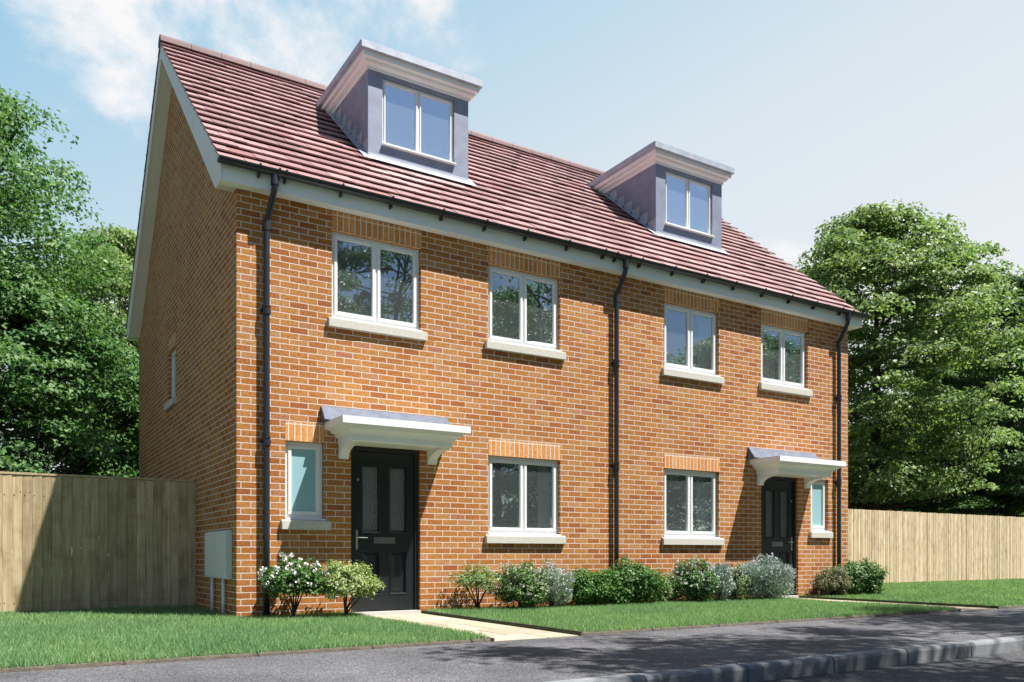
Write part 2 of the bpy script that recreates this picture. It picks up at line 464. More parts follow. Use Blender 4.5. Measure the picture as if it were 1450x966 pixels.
T = .28
wm = MB()
wall_cells(wm, 0, XW, -.2, ZW, holes, lambda u, w, t: (u, t, w), T)
SW = (3.87, 4.50, 3.17, 3.98)        # the small window in the gable
sidehole = [(SW[0], SW[1], SW[2], SW[3]+.225)]
wall_cells(wm, 0, DEP, -.2, ZW, sidehole, lambda u, w, t: (t, u, w), T)
wall_cells(wm, 0, DEP, -.2, ZW, [], lambda u, w, t: (XW-t, u, w), T)
REAR = [(a, b, c, d) for a, b in ((.5, 2.4), (3.0, 5.1), (5.9, 8.0), (8.6, 10.5)) for c, d in ((.1, 2.15), (3.5, 4.75))]
wall_cells(wm, 0, XW, -.2, ZW, REAR, lambda u, w, t: (u, DEP-t, w), T)
zg = zroof(RIDGE_Y)-.10
for xa in (0, XW):
    wm.add([(xa,0,ZW), (xa,DEP,ZW), (xa,RIDGE_Y,zg)], [(0,1,2)])
obj('wall', wm, BRICK, H)

# soldier-course lintels
for a, b, c, d, k in WIN:
    pass

def part_window(x0, x1, z0, z1, kind):
    w = sub('window', H, ((x0+x1)/2, 0, z0))
    lb = MB(); lb.box(x0, x1, -.003, .10, z1, z1+.225)
    obj('lintel', lb, SOLDIER, w)
    ya, yb = .055, .125
    fr = MB(); fw = .055
    fr.box(x0+.004, x1-.004, ya, yb, z1-fw, z1-.002)
    fr.box(x0+.004, x1-.004, ya, yb, z0+.012, z0+.012+fw)
    fr.box(x0+.004, x0+fw, ya, yb, z0+.012+fw, z1-fw)
    fr.box(x1-fw, x1-.004, ya, yb, z0+.012+fw, z1-fw)
    lights = [(x0+fw, x1-fw)]
    if kind == 'pair':
        xm = (x0+x1)/2
        fr.box(xm-.022, xm+.022, ya, yb, z0+.012+fw, z1-fw)
        lights = [(x0+fw, xm-.022), (xm+.022, x1-fw)]
    obj('frame', fr, UPVC, w, bevel=.004)
    sa = MB(); pn = MB(); s = .042
    for a, b in lights:
        zb, zt = z0+.012+fw, z1-fw
        a -= .010; b += .010; zb -= .010; zt += .010
        sa.box(a, b, ya-.014, ya+.03, zt-s, zt); sa.box(a, b, ya-.014, ya+.03, zb, zb+s)
        sa.box(a, a+s, ya-.014, ya+.03, zb+s, zt-s); sa.box(b-s, b, ya-.014, ya+.03, zb+s, zt-s)
        pn.box(a+s-.004, b-s+.004, ya+.012, ya+.018, zb+s-.004, zt-s+.004)
    obj('sash', sa, UPVC, w, bevel=.004)
    obj('pane', pn, FROST if kind == 'single' else GLASS, w)
    ci = MB(); ci.box(x0+.003, x1-.003+.02, -.012, .10, z0-.006, z0+.012)
    obj('cill', ci, UPVC, w, bevel=.004)
    st = MB(); st.prism([(-.055, z0-.125), (-.055, z0-.022), (-.02, z0-.008), (.10, z0-.004), (.10, z0-.125)], 'x', x0-.055, x1+.07)
    obj('sill', st, STONE, w, bevel=.005)
    return w
for w in WIN: part_window(*w)

# gable window
w = sub('window', H, (0, (SW[0]+SW[1])/2, SW[2]))
b = MB(); b.box(-.003, .10, SW[0], SW[1], SW[3], SW[3]+.225); obj('lintel', b, SOLDIER, w)
b = MB(); xa, xb = .05, .12
b.box(xa, xb, SW[0]+.003, SW[1]-.003, SW[3]-.07, SW[3]-.002); b.box(xa, xb, SW[0]+.003, SW[1]-.003, SW[2]+.01, SW[2]+.08)
b.box(xa, xb, SW[0]+.003, SW[0]+.07, SW[2]+.08, SW[3]-.07); b.box(xa, xb, SW[1]-.07, SW[1]-.003, SW[2]+.08, SW[3]-.07)
obj('frame', b, UPVC, w, bevel=.004)
b = MB(); b.box(.07, .076, SW[0]+.065, SW[1]-.065, SW[2]+.075, SW[3]-.065); obj('pane', b, FROST, w)
b = MB(); b.prism([(-.055, SW[2]-.125), (-.055, SW[2]-.02), (.10, SW[2]-.002), (.10, SW[2]-.125)], 'y', SW[0]-.10, SW[1]+.10)
obj('sill', b, STONE, w, bevel=.005)

# unseen windows at the back, added to let daylight into the rooms
for x0, x1, z0, z1 in REAR:
    w = sub('window', H, ((x0+x1)/2, DEP, z0))
    b = MB(); ya, yb = DEP-.12, DEP-.05; xm = (x0+x1)/2
    b.box(x0+.003, x1-.003, ya, yb, z1-.06, z1-.003); b.box(x0+.003, x1-.003, ya, yb, z0+.003, z0+.06)
    for a, c in ((x0+.003, x0+.06), (xm-.04, xm+.04), (x1-.06, x1-.003)): b.box(a, c, ya, yb, z0+.06, z1-.06)
    obj('frame', b, UPVC, w)
    b = MB(); b.box(x0+.055, x1-.055, ya+.03, ya+.036, z0+.055, z1-.055); obj('pane', b, GLASS, w)

# interior shell, storey by storey
iw = MB(); fl = MB(); YR = DEP-T-.002
for x0, x1 in ((T+.002, 5.46), (5.54, XW-T-.002)):
    for z0, z1 in ((-.02, 2.44), (2.66, 4.93)):
        for xs_ in (x0, x1):
            iw.quad((xs_,T+.002,z0), (xs_,YR,z0), (xs_,YR,z1), (xs_,T+.002,z1))
        iw.quad((x0,T+.002,z1), (x1,T+.002,z1), (x1,YR,z1), (x0,YR,z1))
        fl.quad((x0,T+.002,z0), (x1,T+.002,z0), (x1,YR,z0), (x0,YR,z0))
for xp in (2.72, 8.28):
    for z0, z1 in ((-.02, 2.44), (2.66, 4.93)):
        iw.box(xp-.05, xp+.05, T+.003, YR-.01, z0, z1)
iw.quad((T,5.0,5.05), (XW-T,5.0,5.05), (XW-T,5.0,7.8), (T,5.0,7.8))
obj('interior_wall', iw, PLASTER, H)
fl.quad((T,.3,5.05), (XW-T,.3,5.05), (XW-T,5.0,5.05), (T,5.0,5.05))
obj('interior_floor', fl, WOODFLOOR, H)
gw = MB(); gw.box(8.215, 8.228, T+.01, YR-.02, 2.68, 4.92)
obj('painted_wall', gw, DARKGREEN, H)
gw = MB(); gw.box(5.440, 5.452, T+.01, YR-.02, .0, 2.42); obj('painted_wall', gw, mat('grey_green_wall_paint', (.32,.37,.35), .8), H)

# doors
def part_door(x0, x1, z0, z1, flip):
    d = sub('door', H, ((x0+x1)/2, 0, 0))
    def X(a, b):      # left-hand door as drawn, the other mirrored
        return (x0+a, x0+b) if not flip else (x1-b, x1-a)
    Wd = x1-x0
    fr = MB(); ya, yb = .045, .13
    for a, b in ((0.003, .058), (Wd-.058, Wd-.003)):
        p, q = X(a, b); fr.box(p, q, ya, yb, .02, z1-.06)
    fr.box(x0+.003, x1-.003, ya, yb, z1-.06, z1-.003)
    obj('frame', fr, DOORP, d, bevel=.004)
    st = MB(); st.box(x0+.003, x1-.003, -.03, .13, -.10, .018); obj('threshold', st, mat('threshold_strip', (.5,.5,.48), .5), d, bevel=.004)
    # leaf: stiles and rails round four openings
    lf = MB(); la, lb = .068, .112
    us = [.062, .185, .385, .555, .755, Wd-.062]
    zs = [.03, .25, .76, 1.03, 1.84, z1-.064]
    for i in range(5):
        for j in range(5):
            p, q = X(us[i], us[i+1])
            if i in (1, 3) and j in (1, 3): continue
            lf.box(p, q, la, lb, zs[j], zs[j+1])
    for i in (1, 3):
        p, q = X(us[i], us[i+1])
        lf.box(p, q, la+.018, lb, zs[1], zs[2])
        # raised field and sloping mouldings
        a, b, c, e = p+.012, q-.012, zs[1]+.012, zs[2]-.012
        lf.add([(a,la+.018,c),(b,la+.018,c),(b,la+.018,e),(a,la+.018,e),(a+.04,la+.002,c+.04),(b-.04,la+.002,c+.04),(b-.04,la+.002,e-.04),(a+.04,la+.002,e-.04)],
               [(0,1,5,4),(1,2,6,5),(2,3,7,6),(3,0,4,7),(4,5,6,7)])
        for zz0, zz1 in ((zs[3], zs[4]), (zs[1], zs[2])):   # bead round the opening
            lf.add([(p-.02,la-.001,zz0-.02),(q+.02,la-.001,zz0-.02),(q+.02,la-.001,zz1+.02),(p-.02,la-.001,zz1+.02),
                    (p-.006,la-.012,zz0-.006),(q+.006,la-.012,zz0-.006),(q+.006,la-.012,zz1+.006),(p-.006,la-.012,zz1+.006),
                    (p+.004,la+.016,zz0+.004),(q-.004,la+.016,zz0+.004),(q-.004,la+.016,zz1-.004),(p+.004,la+.016,zz1-.004)],
                   [(0,1,5,4),(1,2,6,5),(2,3,7,6),(3,0,4,7),(4,5,9,8),(5,6,10,9),(6,7,11,10),(7,4,8,11)])
    obj('door_leaf', lf, DOORP, d)
    pn = MB()
    for i in (1, 3):
        p, q = X(us[i], us[i+1]); pn.box(p, q, la+.015, la+.02, zs[3], zs[4])
    obj('glass_panel', pn, GLASSP, d)
    hd = MB(); p, q = X(.085, .112); hd.box(p, q, la-.010, la, .80, 1.04)
    px = (p+q)/2; sgn = -1 if flip else 1
    hd.tube([(px, la-.008, .95), (px, la-.05, .95), (px+sgn*.015, la-.055, .95), (px+sgn*.125, la-.05, .948)], .009, 8)
    obj('handle', hd, CHROME, d)
    lp = MB(); p, q = X(.325, .615); lp.box(p, q, la-.010, la, .875, .955); lp.box(p+.025, q-.025, la-.016, la-.010, .895, .935)
    obj('letter_plate', lp, mat('dark_chrome', (.25,.26,.28), .3, metal=.8), d, bevel=.003)
    ke = MB(); p, q = X(.095, .125)
    ke.tube([((p+q)/2, la, 1.67), ((p+q)/2, la-.014, 1.67)], .017, 12)
    obj('lock', ke, CHROME, d)
for i, dd in enumerate(DOORS): part_door(*dd, flip=bool(i))

# canopies over the doors
def part_canopy(xl, xr, mirrored):
    c = sub('canopy', H, ((xl+xr)/2, 0, 2.07))
    i = .17
    b = MB()
    b.sweep_u(xl+i, xr-i, -.47, -.001, [(-.03,2.085), (-.012,2.072), (0,2.085), (0,2.150), (.022,2.152), (.026,2.165), (.05,2.195), (.095,2.212), (.10,2.236), (.125,2.238), (.125,2.250), (.17,2.252), (.17,2.335), (.10,2.345), (-.03,2.345)])
    b.box(xl+i+.012, xr-i-.012, -.455, -.001, 2.082, 2.12); b.box(xl+i, xr-i, -.47, -.001, 2.30, 2.344)
    obj('hood', b, WHITE, c)
    f = MB(); f.prism([(-.002,2.335), (-.16,2.348), (-.145,2.36), (-.022,2.53), (-.002,2.535)], 'x', xl-.045, xr-.01)
    obj('flashing', f, mat('weathered_lead', (.125,.145,.20), .7, spec=.3, noise=(9, .2), bump=(40, .002)), c, bevel=.004)
    for xa in (xl+i+.005, xr-i-.125):
        pts = [(-.001,1.905), (-.045,1.905), (-.05,1.915)]
        for k in range(9):
            t = k/8*PI/2
            pts.append((-.05-.33*(1-math.cos(t)), 1.93+.125*math.sin(t)))
        pts += [(-.40,2.055), (-.40,2.081), (-.001,2.081)]
        br = MB(); br.prism(pts, 'x', xa, xa+.12)
        obj('bracket', br, WHITE, c, bevel=.003)
part_canopy(1.035, 2.705, False)
part_canopy(8.40, 10.07, True)

# ------------------------------------------------------------------ roof
DORM = [(2.06, 3.65), (7.35, 8.94)]
DY0, DZT = 1.15, 7.52
DYB = Y0 + (7.60-Z0)/K
XV0, XV1 = -.225, 11.225
nrm = Vector((0, -K, 1)).normalized(); slp = Vector((0, 1, K)).normalized()
GAU = (RIDGE_Y-Y0)/20/slp.y
tiles = MB()
def tile(x0, x1, s0, s1, lift0, lift1, th, side):
    """one tile: distances up the slope from the eaves, lifted off the roof plane at its lower edge"""
    def P(x, s, l):
        y = Y0 + slp.y*s; z = Z0 + slp.z*s
        y += nrm.y*l; z += nrm.z*l
        return (x, y if side > 0 else DEP - y, z)
    a = [P(x0,s0,lift0-th), P(x1,s0,lift0-th), P(x1,s1,lift1-th), P(x0,s1,lift1-th),
         P(x0,s0,lift0), P(x1,s0,lift0), P(x1,s1,lift1), P(x0,s1,lift1)]
    tiles.add(a, [(0,3,2,1),(4,5,6,7),(0,1,5,4),(1,2,6,5),(2,3,7,6),(3,0,4,7)])
rt = random.Random(3)
for c in range(20):
    for side in (1, -1):
        s0, s1 = c*GAU, (c+1)*GAU+.045
        x = XV0 - (.15 if c % 2 else 0)
        while x < XV1-.02:
            x0, x1 = max(x, XV0), min(x+.30, XV1)
            x += .30
            segs = [(x0, x1)]
            ym = Y0 + slp.y*(s0+s1)/2
            if side > 0 and DY0-.05 < ym < DYB+.1:
                for da, db in DORM:
                    ns = []
                    for p, q in segs:
                        if q <= da or p >= db: ns.append((p, q)); continue
                        if p < da: ns.append((p, da))
                        if q > db: ns.append((db, q))
                    segs = ns
            for p, q in segs:
                if q-p < .01: continue
                j = rt.uniform(-.004, .004)
                tile(p+.003, q-.003, s0, min(s1, 20*GAU), .006+j, -.034+j, .018, side)
roof = obj('roof', tiles, TILE, H)
# deck under the tiles
dk = MB()
def deck(x0, x1, ya, yb, side=1):
    def Pd(x, y):
        z = zroof(y)-.075
        return (x, y if side > 0 else DEP-y, z)
    dk.quad(Pd(x0,ya), Pd(x1,ya), Pd(x1,yb), Pd(x0,yb))
xs = [XV0+.03, DORM[0][0], DORM[0][1], DORM[1][0], DORM[1][1], XV1-.03]
for i in range(5):
    if i in (1, 3):
        deck(xs[i], xs[i+1], Y0, DY0); deck(xs[i], xs[i+1], DYB, RIDGE_Y)
    else: deck(xs[i], xs[i+1], Y0, RIDGE_Y)
deck(xs[0], xs[-1], Y0, RIDGE_Y, -1)
obj('roof_deck', dk, mat('roof_underlay', (.02,.015,.015), .9), H)
# ridge tiles
rd = MB(); x = XV0-.005
while x < XV1:
    x1 = min(x+.45, XV1+.005)
    zr = zroof(RIDGE_Y)
    pts = []
    for k in range(9):
        t = PI*(k/8)
        pts.append((RIDGE_Y - .125*math.cos(t), zr-.075 + .135*math.sin(t)**.8))
    pts += [(RIDGE_Y+.105, zr-.085), (RIDGE_Y, zr-.02), (RIDGE_Y-.105, zr-.085)]
    rd.prism(pts, 'x', x+.003, x1-.003); x = x1
obj('ridge_tile', rd, mat('ridge_clay', (.135,.070,.075), .6, noise=(3, .2)), H)
# bargeboards and soffits
for xa, xb in ((-.205, -.185), (XW+.185, XW+.205)):
    bb = MB()
    poly = [(-.15,4.94), (-.15,zroof(-.15)-.065), (RIDGE_Y,zroof(RIDGE_Y)-.065), (DEP+.15,zroof(-.15)-.065), (DEP+.15,4.94), (DEP-.14,4.94), (RIDGE_Y,zroof(RIDGE_Y)-.29), (.14,4.94)]
    bb.prism(poly, 'x', xa, xb)
    obj('bargeboard', bb, SOFFIT, H)
for xa, xb in ((-.184, -.002), (XW+.002, XW+.184)):
    so = MB()
    z_ = lambda y: zroof(y)-.275
    for sgn in (1, -1):
        q = lambda y: y if sgn > 0 else DEP-y
        so.quad((xa,q(-.14),4.945), (xb,q(-.14),4.945), (xb,q(.14),4.945), (xa,q(.14),4.945))
        so.quad((xa,q(.14),4.945), (xb,q(.14),4.945), (xb,q(RIDGE_Y),z_(RIDGE_Y)-.005), (xa,q(RIDGE_Y),z_(RIDGE_Y)-.005))
    obj('verge_soffit', so, SOFFIT, H)
for ya, yb, yc, yd in ((-.15, -.128, -.127, -.004), (DEP+.128, DEP+.15, DEP+.004, DEP+.127)):
    fa = MB(); fa.box(-.184, XW+.184, ya, yb, 4.935, 5.155); obj('fascia', fa, WHITE, H)
    fa = MB(); fa.box(-.184, XW+.184, yc, yd, 4.938, 4.952); obj('eaves_soffit', fa, WHITE, H)

# gutter, its brackets and the downpipes
def half_round(y, z, r, x0, x1, th=.005):
    out = []; inn = []
    for k in range(13):
        t = PI + PI*k/12
        out.append((y + r*math.cos(t), z + r*math.sin(t)))
        inn.append((y + (r-th)*math.cos(t), z + (r-th)*math.sin(t)))
    return out + inn[::-1], x0, x1
GY, GZ, GR = -.215, 5.150, .062
gt = MB(); poly, a, b_ = half_round(GY, GZ, GR, -.245, XW+.245)
gt.prism(poly, 'x', a, b_)
gt.prism([(GY-GR,GZ)]+[(GY+GR*math.cos(PI+PI*k/12), GZ+GR*math.sin(PI+PI*k/12)) for k in range(13)][1:], 'x', -.25, -.244)
gt.prism([(GY-GR,GZ)]+[(GY+GR*math.cos(PI+PI*k/12), GZ+GR*math.sin(PI+PI*k/12)) for k in range(13)][1:], 'x', XW+.244, XW+.25)
gut = obj('gutter', gt, BLACKP, H)
GBX = [.20, .42, .50, 1.174, 1.82, 2.52, 3.16, 3.80, 4.50, 5.14, 5.36, 5.60, 5.83, 6.49, 7.15, 7.81, 8.49, 9.15, 9.79, 10.50, 10.80]
for x in GBX:
    bk = MB(); poly, a, b_ = half_round(GY, GZ, GR+.007, x-.011, x+.011, .008)
    bk.prism(poly, 'x', a, b_)
    bk.box(x-.012, x+.012, -.215, -.151, GZ-.105, GZ-.062)
    bk.box(x-.012, x+.012, GY-GR-.008, GY-GR+.006, GZ, GZ+.014)
    obj('gutter_bracket', bk, BLACKP, H)
for px in (.325, 5.50, 10.66):
    dp = sub('downpipe', H, (px, -.06, 0)); r = .036; ys = -.062
    pb = MB()
    sx = px+.05
    pb.tube([(sx,GY,GZ-.05), (sx,GY,4.955), (sx-.003,GY+.012,4.92), (px+.012,ys-.022,4.66), (px,ys,4.60), (px,ys,4.50), (px,ys,3.0), (px,ys,1.0), (px,ys,-.05)], r, 14)
    obj('pipe', pb, BLACKP, dp, smooth=True)
    cb = MB(); cb.tube([(sx,GY,GZ-.045), (sx,GY,GZ-.17)], .045, 14)
    obj('pipe_outlet', cb, BLACKP, dp)
    cb = MB(); cb.tube([(px,ys,4.63), (px,ys,4.50)], .042, 14); obj('pipe_collar', cb, BLACKP, dp)
    for z in (3.58, 2.05):
        cl = MB(); cl.tube([(px,ys,z+.045), (px,ys,z-.045)], .043, 14)
        cl.tube([(px,ys,z+.05), (px,ys,z+.03)], .047, 14); cl.tube([(px,ys,z-.03), (px,ys,z-.05)], .047, 14)
        cl.box(px-.06, px+.06, -.03, -.001, z-.018, z+.018)
        obj('pipe_clip', cl, BLACKP, dp)

# dormers
def part_dormer(x0, x1):
    d = sub('dormer', H, ((x0+x1)/2, DY0, zroof(DY0)))
    wa, wb, wz0, wz1 = x0+.215, x1-.235, 6.52, 7.475
    zb = zroof(DY0)-.06
    bo = MB()
    wall_cells(bo, x0, x1, zb, DZT+.02, [(wa, wb, wz0, wz1)], lambda u, w, t: (u, DY0+t, w), .12)
    yt = Y0+(7.58-Z0)/K
    for xa in (x0, x1):
        bo.add([(xa,DY0,zb), (xa,DY0,7.58), (xa,yt+.12,7.58), (xa,yt+.12,zroof(yt+.12)-.06)], [(0,1,2,3)])
    bo.quad((x0,DY0,7.58), (x1,DY0,7.58), (x1,yt+.1,7.58), (x0,yt+.1,7.58))
    obj('cheek', bo, LEAD, d)
    co = MB(); yb = yt+.22
    co.sweep_u(x0, x1, DY0, yb, [(-.02,7.525), (.018,7.525), (.020,7.560), (.028,7.566), (.040,7.572), (.066,7.590), (.074,7.625), (.082,7.630), (.115,7.634), (.120,7.640), (.120,7.702), (-.02,7.702)])
    obj('cornice', co, WHITE, d)
    cp = MB(); cp.box(x0-.165, x1+.165, DY0-.165, Y0+(7.81-Z0)/K+.05, 7.703, 7.812)
    obj('flat_roof', cp, LEADL, d, bevel=.008)
    ya, yb2 = DY0+.035, DY0+.10; f = .034
    fr = MB(); xm = (wa+wb)/2
    fr.box(wa+.003, wb-.003, ya, yb2, wz1-f, wz1-.003); fr.box(wa+.003, wb-.003, ya, yb2, wz0+.012, wz0+f)
    for a, b in ((wa+.003, wa+f), (xm-.018, xm+.018), (wb-f, wb-.003)): fr.box(a, b, ya, yb2, wz0+f, wz1-f)
    for a, b in ((wa+f, xm-.018), (xm+.018, wb-f)):
        fr.box(a, a+.022, ya-.012, ya+.03, wz0+f, wz1-f); fr.box(b-.022, b, ya-.012, ya+.03, wz0+f, wz1-f)
        fr.box(a+.022, b-.022, ya-.012, ya+.03, wz1-f-.022, wz1-f); fr.box(a+.022, b-.022, ya-.012, ya+.03, wz0+f, wz0+f+.022)
    obj('window_frame', fr, UPVC, d, bevel=.003)
    ci = MB(); ci.box(wa-.01, wb+.012, DY0-.05, DY0+.10, wz0-.012, wz0+.010); obj('sill', ci, UPVC, d, bevel=.004)
    pn = MB()
    for a, b in ((wa+f+.016, xm-.036), (xm+.036, wb-f-.016)): pn.box(a, b, ya+.012, ya+.018, wz0+f+.02, wz1-f-.02)
    obj('pane', pn, GLASSD, d)
    # lead apron in front and stepped soakers up the cheeks
    ap = MB()
    def S(x, y, l): 
        return (x, y + nrm.y*l, zroof(y) + nrm.z*l)
    ap.add([S(x0-.10,DY0-.10,.008), S(x1+.10,DY0-.10,.008), S(x1+.10,DY0+.02,.012), S(x0-.10,DY0+.02,.012)], [(0,1,2,3)])
    ap.quad((x0-.002,DY0-.006,zroof(DY0)-.02), (x1+.002,DY0-.006,zroof(DY0)-.02), (x1+.002,DY0-.004,zroof(DY0)+.05), (x0-.002,DY0-.004,zroof(DY0)+.05))
    obj('lead_apron', ap, LEADL, d)
    n = 7
    for s_, xa in ((-1, x0), (1, x1)):
        sk = MB()
        for k in range(n):
            ya_, yb_ = DY0 + (yt-DY0)*k/n, DY0 + (yt-DY0)*(k+1)/n+.03
            xo = xa + s_*.10
            q = [S(xa,ya_,.016), S(xo,ya_,.010), S(xo,yb_,.006), S(xa,yb_,.012)]
            sk.add(q, [(0,1,2,3)])
            sk.quad((xa+s_*.004,ya_,zroof(ya_)), (xa+s_*.004,yb_,zroof(yb_)), (xa+s_*.004,yb_,zroof(yb_)+.05), (xa+s_*.004,ya_,zroof(yb_)+.05))
        obj('lead_soaker', sk, LEADL, d)
for dd in DORM: part_dormer(*dd)

# ------------------------------------------------------------------ things by the house
def meter(y0, y1, label):
    t = thing('meter_box', label, 'meter box', (0, (y0+y1)/2, 0), 'grey meter boxes on the gable wall')
    b = MB(); b.box(-.055, -.001, y0, y1, .445, 1.02); obj('case', b, GREYP, t, bevel=.006)
    b = MB(); b.box(-.072, -.056, y0+.012, y1-.012, .458, 1.008); obj('door', b, GREYP, t, bevel=.006)
    b = MB(); ym = (y0+y1)/2; b.tube([(-.035,ym,.446), (-.035,ym,-.05)], .022, 10); obj('conduit', b, GREYP, t, smooth=True)
meter(.20, .79, 'grey meter box on the shaded gable wall, nearer the house corner')
meter(.80, 1.40, 'grey meter box on the shaded gable wall, nearer the timber fence')

def curtain(x0, x1, z0, z1, label, m=CURT, y=.24):
    b = MB(); n = 40; vs = []; fs = []
    for i in range(n+1):
        x = x0+(x1-x0)*i/n; yy = y + .02*math.sin(i*1.25)
        vs += [(x,yy,z0), (x,yy,z1)]
    fs = [(2*i, 2*i+2, 2*i+3, 2*i+1) for i in range(n)]
    b.add(vs, fs)
    b2 = [(v[0], v[1]+.004, v[2]) for v in vs]; b.add(b2, [f[::-1] for f in fs])
    tag(obj('curtain', b, m, origin=((x0+x1)/2, y, z0), smooth=True), label, 'curtain', 'curtains behind the front windows')
curtain(4.30, 4.50, 1.0, 2.10, 'grey curtain behind the ground floor window beside the left front door')
curtain(7.42, 7.68, 1.0, 2.10, 'grey curtain behind the ground floor window of the right house')
curtain(4.34, 4.50, 3.6, 4.72, 'grey curtain behind the upper left window nearest the middle downpipe')
curtain(7.46, 7.68, 3.6, 4.72, 'grey curtain behind the upper window just right of the middle downpipe')
curtain(8.72, 9.30, 3.6, 4.72, 'beige curtain behind the rightmost upper window, left side', BEIGE, .25)
curtain(9.56, 9.86, 3.6, 4.72, 'grey curtain behind the rightmost upper window, right side')
# pictures on the party wall of the sitting room
def picture(y, z, w, h, label):
    t = thing('picture', label, 'picture', (5.438, y, z), 'framed pictures on the sitting room wall')
    b = MB(); X = 5.438
    for a in ((y-w/2, y+w/2, z, z+.025), (y-w/2, y+w/2, z+h-.025, z+h), (y-w/2, y-w/2+.025, z+.025, z+h-.025), (y+w/2-.025, y+w/2, z+.025, z+h-.025)):
        b.box(X-.03, X-.002, *a)
    obj('frame', b, mat('black_frame', (.015,.015,.015), .4), t)
    b = MB(); b.box(X-.012, X-.004, y-w/2+.025, y+w/2-.025, z+.025, z+h-.025); obj('mount', b, mat('cream_mount', (.7,.68,.62), .9), t)
    b = MB(); b.box(X-.015, X-.0125, y-w*.18, y+w*.18, z+h*.28, z+h*.72); obj('print', b, mat('grey_print', (.12,.14,.14), .8, noise=(30, .5)), t)
picture(2.095, 1.80, .19, .25, 'small black framed picture, upper left of the three on the wall')
picture(1.785, 1.80, .19, .25, 'small black framed picture, upper right of the three on the wall')
picture(2.02, 1.22, .33, .52, 'larger black framed picture below the two small ones')

# ------------------------------------------------------------------ fences
def fence(name, label, p0, p1, h, bw, m, gap=.003, nails=True, cap=True, th=.02):
    t = thing(name, label, 'fence', (p0[0], p0[1], 0))
    L_ = math.hypot(p1[0]-p0[0], p1[1]-p0[1]); ux, uy = (p1[0]-p0[0])/L_, (p1[1]-p0[1])/L_
    nx, ny = uy, -ux
    if ny > 0: nx, ny = -nx, -ny       # towards the viewer
    rr = random.Random(5)
    bd = MB(); nb = MB()
    def brick(mb, a, b, c0, c1, z0, z1, lean=0.):
        vs = []
        for z in (z0, z1):
            for s_, c in ((a,c0+lean),(b,c0),(b,c1),(a,c1+lean)):
                vs.append((p0[0]+ux*s_+nx*c, p0[1]+uy*s_+ny*c, z))
        mb.add(vs, [(0,3,2,1),(4,5,6,7),(0,1,5,4),(1,2,6,5),(2,3,7,6),(3,0,4,7)])
    s_ = 0
    while s_ < L_:
        w = bw*rr.uniform(.94, 1.06)
        brick(bd, s_+gap/2, min(s_+w-gap/2, L_), 0, th*rr.uniform(.75, 1.1), .01+rr.uniform(0,.012), h-.012+rr.uniform(-.006,.004), rr.uniform(0,.008))
        if nails:
            for z, dz in ((h-.25, .03), (.13, .0)):
                for q in (.2, .78):
                    c = s_+w*q; zz = z+(dz if q < .5 else -dz)*.6+rr.uniform(-.006,.006)
                    brick(nb, c-.005, c+.005, th*.6, th*1.25, zz-.005, zz+.005)
        s_ += w
    nf = len(bd.f)
    if nails: bd.add(nb.v, nb.f)
    bo = obj('board_panel', bd, m, t); bo.data.materials.append(IRON)
    for p in bo.data.polygons[nf:]: p.material_index = 1
    rl = MB()
    for z in (.3, h/2, h-.3): brick(rl, 0, L_, -.055, -.006, z-.04, z+.04)
    obj('rail', rl, m, t)
    k = 0.
    while k < L_:
        po = MB(); brick(po, k, k+.09, -.15, -.056, -.1, h-.05); obj('post', po, m, t); k += 2.4
    if cap:
        cb = MB(); brick(cb, 0, L_, -.03, th+.012, h-.008, h+.018); obj('capping', cb, m, t)
fence('timber_fence', 'weathered brown closeboard timber fence left of the house, half in its shadow', (-.004, 2.335), (-14, 2.335), 1.745, .108, FENCE_L)
fence('timber_fence', 'pale new timber board fence running right from behind the house', (11.03, 3.05), (60, 3.75), 1.86, .092, FENCE_R, gap=.006, nails=False, cap=False, th=.016)

# ------------------------------------------------------------------ foliage
def unit(a): return a/np.maximum(np.linalg.norm(a, axis=-1, keepdims=True), 1e-9)

def leaves(pos, nor, size, rng, aspect=.62, droop=.25):
    N = len(pos)
    nor = unit(nor)
    r = rng.normal(size=(N,3)); t = unit(r - nor*(r*nor).sum(1, keepdims=True))
    b = np.cross(nor, t)
    s = (size*rng.uniform(.65, 1.25, N))[:,None]
    w = s*aspect*.5
    v = np.empty((N,4,3))
    v[:,0] = pos - t*s*.5
    v[:,1] = pos + b*w + nor*s*.10
    v[:,2] = pos + t*s*.5 - nor*s*droop
    v[:,3] = pos - b*w + nor*s*.10
    return v

